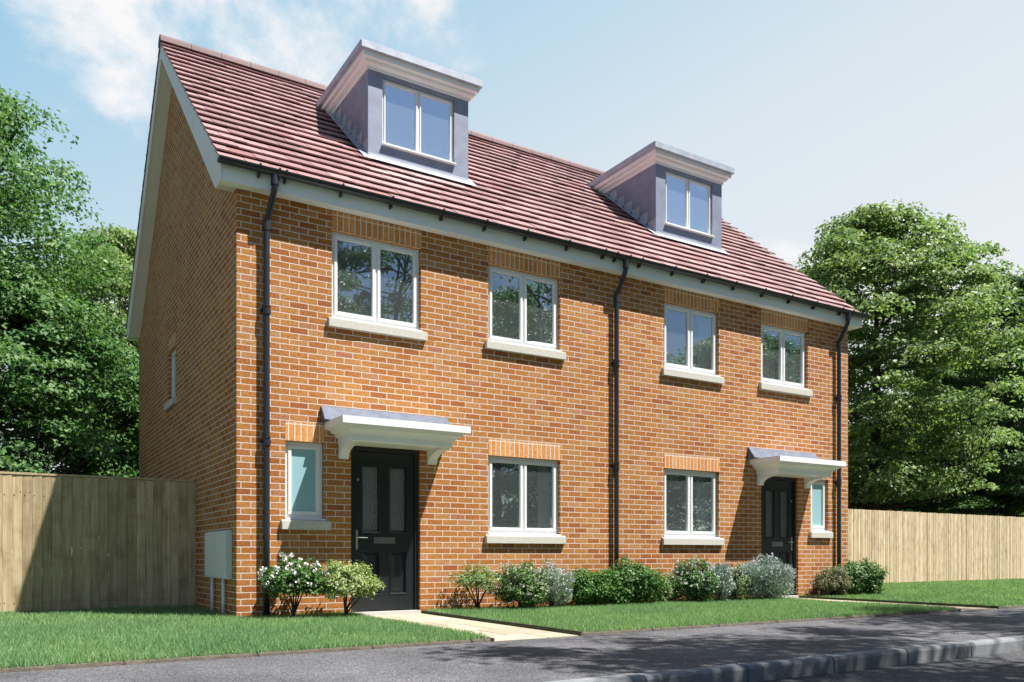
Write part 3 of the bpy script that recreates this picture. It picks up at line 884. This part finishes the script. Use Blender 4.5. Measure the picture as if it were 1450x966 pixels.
def make_tree(name, seed, Ht, R, zb, nclump, lpc, lsize, lmat, loc, label, group, trunk_r=.2, sq=.6, clump=(.5,1.0), lean=0, flat=.38, lump=1.):
    rng = np.random.default_rng(seed)
    t = thing(name, label, 'tree', loc, group)
    ph = rng.uniform(0, 6.28, 6)
    def env(a, h):
        base = R*np.clip(np.sin(PI*np.clip(h, .015, .985)**.8), 0, 1)**sq
        return base*(1 + lump*(.16*np.sin(2*a+ph[0]+3*h) + .16*np.sin(3*a+ph[1]-7*h) + .15*np.sin(5*a+13*h+ph[2])))
    h = rng.uniform(0, 1, nclump)**.9; a = rng.uniform(0, 2*PI, nclump)
    u = rng.uniform(0, 1, nclump)**.42
    r = env(a, h)*u
    cen = np.stack([r*np.cos(a)+lean*h, r*np.sin(a), zb + h*(Ht-zb)], 1)
    cs = rng.uniform(*clump, nclump)*np.sqrt(R/3.5)
    N = nclump*lpc
    d = unit(rng.normal(size=(nclump,lpc,3)))*(rng.uniform(0,1,(nclump,lpc,1))**.45)
    d[...,2] = np.where(d[...,2] < 0, d[...,2]*.55, d[...,2])
    off = d*cs[:,None,None]*np.array([1,1,flat])
    rad = np.linalg.norm(off[...,:2], axis=-1)
    off[...,2] -= .30*rad**2/cs[:,None]
    pos = (cen[:,None,:]+off).reshape(-1,3)
    out = unit(np.concatenate([cen[:,:2], np.zeros((nclump,1))], 1))
    nor = np.repeat(out*.35, lpc, 0) + d.reshape(-1,3)*.55 + np.array([0,0,.75]) + rng.normal(size=(N,3))*.42
    o = np_mesh('crown', leaves(pos, nor, lsize, rng), 4, lmat, t)
    # trunk, limbs and twigs
    tb = MB(); top = Ht*.86
    pts = []; rs = []
    for k in range(9):
        f = k/8
        pts.append(np.array([lean*max(0,(f*top-zb)/(Ht-zb)) + .12*math.sin(3*f+ph[3])*f, .12*math.sin(4*f+ph[4])*f, f*top-.1]))
        rs.append(trunk_r*(1.25 if k == 0 else 1)*(1-.88*f)+.012)
    tb.tube(pts, rs, 9)
    nodes = []
    order = np.argsort(-u*rng.uniform(.6,1,nclump))[:16]
    for i in order:
        e = cen[i]; zt = max(.18*Ht, e[2]-(.35+.4*rng.random())*np.linalg.norm(e[:2])-.4)
        f = np.clip(zt/top, .12, .93); j = int(f*8); q = f*8-j
        s = pts[j]*(1-q)+pts[min(j+1,8)]*q
        m_ = s*.45+e*.55+np.array([0,0,-.08*np.linalg.norm(e-s)]) + rng.normal(size=3)*.15
        pl = [s, s*.62+m_*.38+rng.normal(size=3)*.06, m_, m_*.45+e*.55+rng.normal(size=3)*.08, e]
        r0 = trunk_r*.42*(1-.6*f)
        tb.tube(pl, [r0, r0*.8, r0*.55, r0*.36, r0*.15], 6)
        for p, q in zip(pl, pl[1:]):
            for k in range(4): nodes.append(p+(q-p)*k/4)
    nodes += [p for p in pts[3:]]
    nd = np.array(nodes)
    for i in range(nclump):
        e = cen[i]; dd = nd-e; w = np.linalg.norm(dd, axis=1) + np.where(dd[:,2] > 0, 1.2, 0)
        s = nd[int(np.argmin(w))]
        if np.linalg.norm(e-s) < .15: continue
        m_ = (s+e)/2+rng.normal(size=3)*.08+np.array([0,0,.05])
        tb.tube([s, m_, e], [.022, .015, .007], 4, caps=False)
    tr = obj('trunk', tb, BARK, None)
    tr.parent = t; tr.location = (0,0,0)
    return t

def copy_tree(src, loc, rz, sc, label, group):
    r = src.copy(); COL.objects.link(r)
    r.location = loc; r.rotation_euler = (0,0,rz); r.scale = (sc[0], sc[0], sc[1])
    r['label'] = label
    if group: r['group'] = group
    for ch in list(src.children):
        c = ch.copy(); COL.objects.link(c); c.parent = r
    return r

LEAF_A = leaf_mat('leaf_mid_green', (.058,.142,.055), (.145,.265,.108), trans=.36, tip=(.23,.34,.16))
LEAF_B = leaf_mat('leaf_light_green', (.10,.185,.070), (.27,.365,.165), trans=.4, tip=(.38,.45,.25))
LEAF_C = leaf_mat('leaf_dark_green', (.045,.105,.042), (.11,.19,.07), trans=.3, tip=(.13,.19,.09))
GL = 'trees behind the left fence'; GRR = 'trees behind the right fence'; GX = 'trees across the road'
L1 = make_tree('leafy_tree', 11, 11.1, 4.1, .8, 640, 200, .11, LEAF_A, (-3.75, 12, 0),
    'tall mid green tree at the left edge, highest of those behind the left fence', GL, .24, sq=.42, clump=(.55,.95), lump=.55)
R1 = make_tree('leafy_tree', 23, 13.9, 5.2, 2.8, 430, 200, .165, LEAF_B, (26.2, 10.0, 0),
    'large light green tree just right of the house, its dark trunk behind the fence', GRR, .28, sq=.5, clump=(.5,1.0), lean=.6, flat=.3)
R2 = make_tree('leafy_tree', 35, 13.6, 5.0, 3.0, 430, 190, .165, LEAF_C, (37.9, 11, 0),
    'dark green tree at the right edge with a thick dark trunk', GRR, .38, sq=.45, clump=(.5,.95))
L2 = make_tree('leafy_tree', 41, 6.4, 2.3, .5, 190, 170, .11, LEAF_A, (-1.9, 10.0, 0),
    'low mid green tree in front of the tallest one at the left fence', GL, .13, sq=.5)
U1 = make_tree('leafy_tree', 47, 4.6, 2.2, .2, 120, 170, .13, LEAF_B, (30.0, 14.5, 0),
    'low pale green bushy tree seen past the left one of the two right trunks', GRR, .1, sq=.4)
copy_tree(U1, (35.5, 15.0, 0), 2.0, (1.25, 1.0), 'low pale green bushy tree left of the thick dark right trunk', GRR)
copy_tree(U1, (42.5, 14.0, 0), 4.0, (1.3, 1.0), 'low pale green bushy tree right of the thick dark right trunk', GRR)
copy_tree(U1, (1.2, 14.5, 0), 3.0, (1.0, 1.0), 'low pale green bushy tree glimpsed beside the rear gable corner', GL)
copy_tree(R1, (.6, 16.5, 0), 1.1, (.62, .72), 'pale green tree showing between the tall left tree and the gable wall', GL)
copy_tree(L2, (.7, 11.5, 0), 2.2, (.85, .78), 'short bushy tree close to the rear corner of the gable wall', GL)
copy_tree(R1, (-9, 17, 0), 2.9, (.8, .85), 'tree far behind the tall left tree, showing through its gaps', GL)
copy_tree(L2, (-4.6, 8.2, 0), 4.0, (.95, .72), 'low bushy tree right behind the left fence at the photo edge', GL)
copy_tree(L1, (28.5, 19, 0), 1.7, (1.1, .72), 'bushy tree beyond the right fence seen under the light green crown', GRR)
copy_tree(R1, (38.5, 19, 0), 3.6, (.85, .56), 'pale low tree beyond the fence between the two big right trunks', GRR)
copy_tree(L1, (48.5, 18, 0), .4, (1.35, 1.2), 'tall tree behind the dark tree at the right edge', GRR)
copy_tree(L2, (23.0, 14.5, 0), .9, (1.25, .85), 'short bushy tree beside the right gable behind the fence', GRR)
copy_tree(L2, (32.5, 13.5, 0), 5.0, (1.3, .8), 'short bushy tree midway between the two right trunks', GRR)
copy_tree(L2, (40.5, 12.5, 0), 3.1, (1.3, .85), 'short bushy tree right of the dark trunk by the fence', GRR)
# across the road, behind the camera: they shade the kerb and show in the panes
for args in ((57, 11.6, 2.9, 6.0, 105, 150, .13, LEAF_A, (11.8, -11.1, 0), 'spreading tree across the road whose crown shades the kerb', GX, .2, 2.6),
             (58, 10.0, 2.3, 5.6, 80, 150, .12, LEAF_A, (6.5, -10.5, 0), 'small tree across the road beside the spreading one', GX, .13, 1.9),
             (59, 8.6, 1.35, 5.2, 36, 130, .12, LEAF_A, (4.2, -10.0, 0), 'slimmest tree across the road, standing at the kerb', GX, .09, 2.2)):
    t = make_tree('leafy_tree', *args[:-1], sq=.45, lean=args[-1]); t.rotation_euler = (0, 0, PI/2)
copy_tree(L1, (7.8, -21, 0), 1.0, (1.2, .95), 'tree across the road reflected in the upper left window', GX)
copy_tree(L1, (15.5, -20, 0), 2.5, (1.0, 1.05), 'tree across the road reflected beside the middle downpipe', GX)
copy_tree(R1, (23, -22, 0), 4.5, (1.0, .82), 'broad tree across the road, third from the left of its row', GX)
copy_tree(L1, (31, -21, 0), 3.5, (1.5, 1.1), 'bushy tree across the road, second from the right of its row', GX)
copy_tree(R1, (40, -22, 0), 2.5, (1.1, .9), 'broad tree across the road, rightmost of its row', GX)
copy_tree(L1, (.5, -22, 0), 5.2, (1.1, .8), 'tree across the road, leftmost of its row', GX)

# ------------------------------------------------------------------ shrubs along the front wall
def shrub(name, x, y, w, h, seed, lmat, n, lsize, label, flowers=None, aspect=.5, stem=.12, upright=.4, depth=None, open_=.4, low=0.):
    rng = np.random.default_rng(seed)
    t = thing(name, label, 'shrub', (x, y, 0), 'shrubs planted along the front wall')
    dp = depth or min(w, .62)
    ph = rng.uniform(0, 6.28, 4)
    nc = int(n/26)
    a = rng.uniform(0, 2*PI, nc); e = np.arcsin(rng.uniform(-.55 if low > .1 else -.95, 1, nc))
    lump = 1+.14*np.sin(3*a+ph[0])+.12*np.sin(2*e*3+ph[1])
    rr = rng.uniform(0, 1, nc)**open_*lump
    c = np.stack([np.cos(e)*np.cos(a)*rr*w*.46, np.cos(e)*np.sin(a)*rr*dp*.46, h*(.5+low*.5)+np.sin(e)*rr*h*(.47-low*.3)], 1)
    c[:,2] = np.maximum(c[:,2], h*low*.6)
    out = c-np.array([0,0,h*.35])
    out = unit(out)
    d = unit(rng.normal(size=(nc,26,3)))*rng.uniform(0,1,(nc,26,1))**.5*.075*(w/.8)**.5
    pos = (c[:,None]+d).reshape(-1,3)
    nor = np.repeat(out, 26, 0)*.6+d.reshape(-1,3)*6+np.array([0,0,.45])+rng.normal(size=(nc*26,3))*.45
    if upright > .6:        # lavender-like: narrow leaves stand on end
        nor = np.cross(np.repeat(out+np.array([0,0,.8]), 26, 0)+rng.normal(size=(nc*26,3))*.3, rng.normal(size=(nc*26,3)))
    np_mesh('foliage', leaves(pos, nor, lsize, rng, aspect, .12), 4, lmat, t)
    sb = MB()
    for k in range(7):
        i = rng.integers(nc); q = c[i]
        sb.tube([(rng.normal()*.015, rng.normal()*.015, -.05), (q[0]*.15, q[1]*.15, h*stem+.03), (q[0]*.6, q[1]*.6, q[2]*.6+.04), tuple(q)], [.012,.010,.007,.003], 5)
    so = obj('stem', sb, BARK, None); so.parent = t; so.location = (0,0,0)
    if flowers:
        nf, fs, fm = flowers
        a = rng.uniform(0, 2*PI, nf); e = np.arcsin(rng.uniform(-.35, 1, nf))
        lump = 1+.14*np.sin(3*a+ph[0])+.12*np.sin(2*e*3+ph[1])
        rr = rng.uniform(.86, 1.07, nf)*lump
        f = np.stack([np.cos(e)*np.cos(a)*rr*w*.48, np.cos(e)*np.sin(a)*rr*dp*.48, h*(.5+low*.5)+np.sin(e)*rr*h*(.49-low*.3)], 1)
        d = unit(rng.normal(size=(nf,14,3)))
        pp = (f[:,None]+d*fs*.5).reshape(-1,3)
        np_mesh('flower', leaves(pp, d.reshape(-1,3)+rng.normal(size=(nf*14,3))*.25, fs*.62, rng, .8, .1), 4, fm, t)
    return t
S_DK = leaf_mat('shrub_dark', (.045,.125,.035), (.11,.22,.065), .25, .45, (.17,.28,.10))
S_GR = leaf_mat('shrub_green', (.05,.13,.042), (.13,.235,.08), .25, .45, (.20,.30,.13))
S_PALE = leaf_mat('shrub_variegated', (.15,.24,.09), (.36,.44,.23), .3, .45, (.55,.58,.40))
S_LITE = leaf_mat('shrub_light', (.12,.21,.08), (.27,.36,.17), .3, .45, (.40,.45,.27))
S_BLUE = leaf_mat('shrub_silver_blue', (.16,.24,.21), (.42,.51,.51), .2, .6, (.68,.72,.76))
S_RED = leaf_mat('shrub_pink_tipped', (.08,.12,.05), (.21,.22,.11), .25, .45, (.48,.36,.30))
FW = mat('white_petal', (.74,.72,.70), .6); FP = mat('pale_pink_petal', (.62,.55,.52), .6); FB = mat('silver_bud', (.60,.63,.68), .6)
FL = mat('cream_tip', (.5,.52,.36), .6)
shrub('flowering_shrub', .53, -.42, .76, .66, 1, S_DK, 7000, .042, 'small dark green shrub with round white flower heads below the narrow toilet window', (85, .048, FW), .6, open_=.45, low=.3)
shrub('variegated_shrub', 1.13, -.46, .76, .64, 2, S_PALE, 7000, .045, 'pale variegated shrub beside the left front door', None, .42, open_=.42, low=.2)
shrub('airy_shrub', 2.99, -.32, .66, .58, 3, S_LITE, 2600, .04, 'sparse light green shrub just right of the left path', None, .4, open_=.6, low=.34)
shrub('flowering_shrub', 3.60, -.42, .86, .63, 4, S_GR, 9500, .036, 'dark shrub speckled with tiny off-white flowers under the left sitting room window', (190, .028, FP), .5)
shrub('lavender_bush', 4.10, -.40, .58, .60, 5, S_BLUE, 9500, .046, 'narrow silver blue bush between the speckled shrub and the dark evergreens', (260, .022, FB), .25, upright=.8)
shrub('evergreen_shrub', 4.68, -.40, .76, .52, 6, S_DK, 8500, .044, 'low rounded dark evergreen shrub left of the middle downpipe', None, .6)
shrub('evergreen_shrub', 5.48, -.40, 1.16, .62, 7, S_DK, 13500, .046, 'wide dark evergreen shrub at the foot of the middle downpipe', None, .6)
shrub('airy_shrub', 6.16, -.34, .5, .44, 8, S_LITE, 4000, .036, 'small light green shrub right of the wide evergreen', None, .45)
shrub('flowering_shrub', 6.36, -.30, .46, .40, 9, S_RED, 4200, .034, 'small reddish tipped shrub left of the white flowering one', (50, .02, FP), .5)
shrub('flowering_shrub', 6.70, -.46, .86, .66, 10, S_GR, 9500, .038, 'green shrub with white flowers under the right sitting room window', (170, .03, FW), .55)
shrub('lavender_bush', 7.24, -.42, .54, .60, 11, S_BLUE, 8500, .046, 'slim silver blue bush right of the white flowering shrub under the right window', (240, .022, FB), .25, upright=.8)
shrub('variegated_shrub', 7.64, -.38, .58, .54, 12, S_LITE, 6500, .036, 'mixed green and cream shrub between the two silver blue bushes', (60, .02, FL), .45)
shrub('lavender_bush', 8.22, -.52, 1.18, .67, 13, S_BLUE, 24000, .048, 'wide silver blue bush beside the right front door', (700, .024, FB), .25, upright=.8)
shrub('flowering_shrub', 10.10, -.32, .66, .50, 14, S_RED, 6500, .038, 'dark shrub with small pinkish flowers below the right downpipe', (90, .024, FP), .5)
shrub('evergreen_shrub', 10.95, -.25, 1.25, .61, 15, S_GR, 13000, .05, 'spreading dark green shrub at the right corner of the house', None, .55)

# ------------------------------------------------------------------ grass
def blades(n, x0, x1, y0, y1, h, w, seed, keep=None):
    rng = np.random.default_rng(seed)
    p = np.stack([rng.uniform(x0,x1,n), rng.uniform(y0,y1,n)], 1)
    if keep is not None: p = p[keep(p)]
    n = len(p)
    a = rng.uniform(0, 2*PI, n); hh = h*rng.uniform(.5, 1.25, n); ww = w*rng.uniform(.7, 1.3, n)
    patch = 1+.25*np.sin(p[:,0]*2.1+np.sin(p[:,1]*1.7))*np.sin(p[:,1]*2.9+1.3*np.sin(p[:,0]*1.1))
    hh = hh*patch
    b = rng.uniform(0, 2*PI, n); lean = hh*rng.uniform(.15, .9, n)
    v = np.zeros((n,3,3))
    dx, dy = np.cos(a)*ww/2, np.sin(a)*ww/2
    v[:,0] = np.stack([p[:,0]-dx, p[:,1]-dy, np.full(n,-.004)], 1)
    v[:,1] = np.stack([p[:,0]+dx, p[:,1]+dy, np.full(n,-.004)], 1)
    v[:,2] = np.stack([p[:,0]+np.cos(b)*lean, p[:,1]+np.sin(b)*lean, hh], 1)
    return v
def grass(n, x0, x1, y0, y1, h, w, seed):
    tag(np_mesh('grass', blades(n, x0, x1, y0, y1, h, w, seed), 3, GRASS), 'short green grass growing on the lawn', 'grass', kind='stuff')
grass(150000, -4.6, PX[0][0]-.03, YE-.03, -.03, .048, .0060, 1)
grass(60000, -10, -4.6, YE-.03, 2.31, .05, .010, 7)
grass(34000, -4.6, -.02, -.03, 2.31, .055, .008, 2)
grass(110000, PX[0][1]+.03, PX[1][0]-.03, YE-.03, -.03, .046, .0065, 3)
grass(9000, PX[1][1]+.03, 11.0, YE-.03, -.03, .046, .009, 4)
grass(70000, 11.02, 24, YE-.03, 3.0, .048, .013, 5)
grass(30000, 24, 40, YE-.03, 3.2, .055, .025, 6)

# ------------------------------------------------------------------ light, sky, camera
SUN = Vector((.90, -1.0, 2.54)).normalized()
sd = bpy.data.lights.new('sun', 'SUN'); sd.energy = 5.0; sd.angle = math.radians(.5); sd.color = (1, .955, .88)
so = bpy.data.objects.new('sun', sd); COL.objects.link(so)
so.rotation_euler = (-SUN).to_track_quat('-Z', 'Y').to_euler(); so.location = (10, -20, 30)

wd = bpy.data.worlds.new('World'); scene.world = wd; wd.use_nodes = True
nt = wd.node_tree; L = nt.links
bg = nt.nodes['Background']; bg.inputs['Strength'].default_value = .05
sky = nt.nodes.new('ShaderNodeTexSky'); sky.sky_type = 'NISHITA'; sky.sun_disc = False
sky.sun_elevation = math.asin(SUN.z); sky.sun_rotation = math.atan2(SUN.x, SUN.y)
sky.air_density = 1.0; sky.dust_density = .1; sky.ozone_density = 1.0
tc = nt.nodes.new('ShaderNodeTexCoord'); sp = nt.nodes.new('ShaderNodeSeparateXYZ'); L.new(tc.outputs['Generated'], sp.inputs[0])
zz = mathn(nt, 'MAXIMUM', sp.outputs['Z'], .0); zz = mathn(nt, 'ADD', zz, .22)
px = mathn(nt, 'DIVIDE', sp.outputs['X'], zz); py = mathn(nt, 'DIVIDE', sp.outputs['Y'], zz)
cv = nt.nodes.new('ShaderNodeCombineXYZ'); L.new(px, cv.inputs[0]); L.new(py, cv.inputs[1])
cn = nt.nodes.new('ShaderNodeTexNoise'); cn.inputs['Scale'].default_value = 1.35; cn.inputs['Detail'].default_value = 10
cn.inputs['Roughness'].default_value = .62; cn.inputs['Distortion'].default_value = .25
L.new(cv.outputs[0], cn.inputs['Vector'])
dirv = Vector((.33, .974, .66)).normalized()
dt = nt.nodes.new('ShaderNodeVectorMath'); dt.operation = 'DOT_PRODUCT'
nn = nt.nodes.new('ShaderNodeVectorMath'); nn.operation = 'NORMALIZE'; L.new(tc.outputs['Generated'], nn.inputs[0])
L.new(nn.outputs[0], dt.inputs[0]); dt.inputs[1].default_value = dirv
near = nt.nodes.new('ShaderNodeMapRange'); near.inputs['From Min'].default_value = .955; near.inputs['From Max'].default_value = .995
near.inputs['To Min'].default_value = .0; near.inputs['To Max'].default_value = .105; L.new(dt.outputs['Value'], near.inputs['Value'])
cs_ = mathn(nt, 'ADD', cn.outputs['Fac'], near.outputs[0])
cr = nt.nodes.new('ShaderNodeMapRange'); cr.interpolation_type = 'SMOOTHSTEP'
cr.inputs['From Min'].default_value = .53; cr.inputs['From Max'].default_value = .64; cr.inputs['To Max'].default_value = .92
L.new(cs_, cr.inputs['Value'])
# thin veil of high cloud over the north-eastern sky, whiter towards the horizon
dv = nt.nodes.new('ShaderNodeVectorMath'); dv.operation = 'DOT_PRODUCT'
L.new(nn.outputs[0], dv.inputs[0]); dv.inputs[1].default_value = (.58, .815, 0)
nv = nt.nodes.new('ShaderNodeMapRange'); nv.interpolation_type = 'SMOOTHSTEP'
nv.inputs['From Min'].default_value = .25; nv.inputs['From Max'].default_value = .70; L.new(dv.outputs['Value'], nv.inputs['Value'])
de = nt.nodes.new('ShaderNodeVectorMath'); de.operation = 'DOT_PRODUCT'     # whiter low down and towards the east
L.new(nn.outputs[0], de.inputs[0]); de.inputs[1].default_value = (-.42, .10, 1.0)
vr = ramp(nt, [(0., (.90,.94,.96)), (.25, (.77,.87,.93)), (.55, (.42,.69,.88)), (1., (.24,.54,.83))])
L.new(de.outputs['Value'], vr.inputs['Fac'])
vm = nt.nodes.new('ShaderNodeVectorMath'); vm.operation = 'SCALE'; vm.inputs['Scale'].default_value = 10.0
L.new(vr.outputs['Color'], vm.inputs[0])
hf = mathn(nt, 'MULTIPLY', nv.outputs[0], .88)
c1 = mixc(nt, hf, sky.outputs[0], vm.outputs[0])
cf = mathn(nt, 'MULTIPLY', cr.outputs[0], mathn(nt, 'MULTIPLY_ADD', nv.outputs[0], .8)); nt.nodes[-2].inputs[2].default_value = .35
c2 = mixc(nt, cf, c1, (9.6, 9.5, 9.6))
L.new(c2, bg.inputs['Color'])

cam = bpy.data.cameras.new('camera'); co = bpy.data.objects.new('camera', cam); COL.objects.link(co)
co.location = (-2.2977, -9.7016, .7357)
co.rotation_euler = (PI/2, 0, -math.radians(31.7595))
cam.sensor_width = 36; cam.lens = 1170/1450*36; cam.shift_y = (786-483)/1450
cam.clip_start = .1; cam.clip_end = 3000
scene.camera = co

scene.view_settings.view_transform = 'Standard'; scene.view_settings.look = 'None'
scene.view_settings.gamma = 1; scene.view_settings.use_curve_mapping = False
scene.view_settings.exposure = 1.0
scene.cycles.max_bounces = 8; scene.cycles.transparent_max_bounces = 12
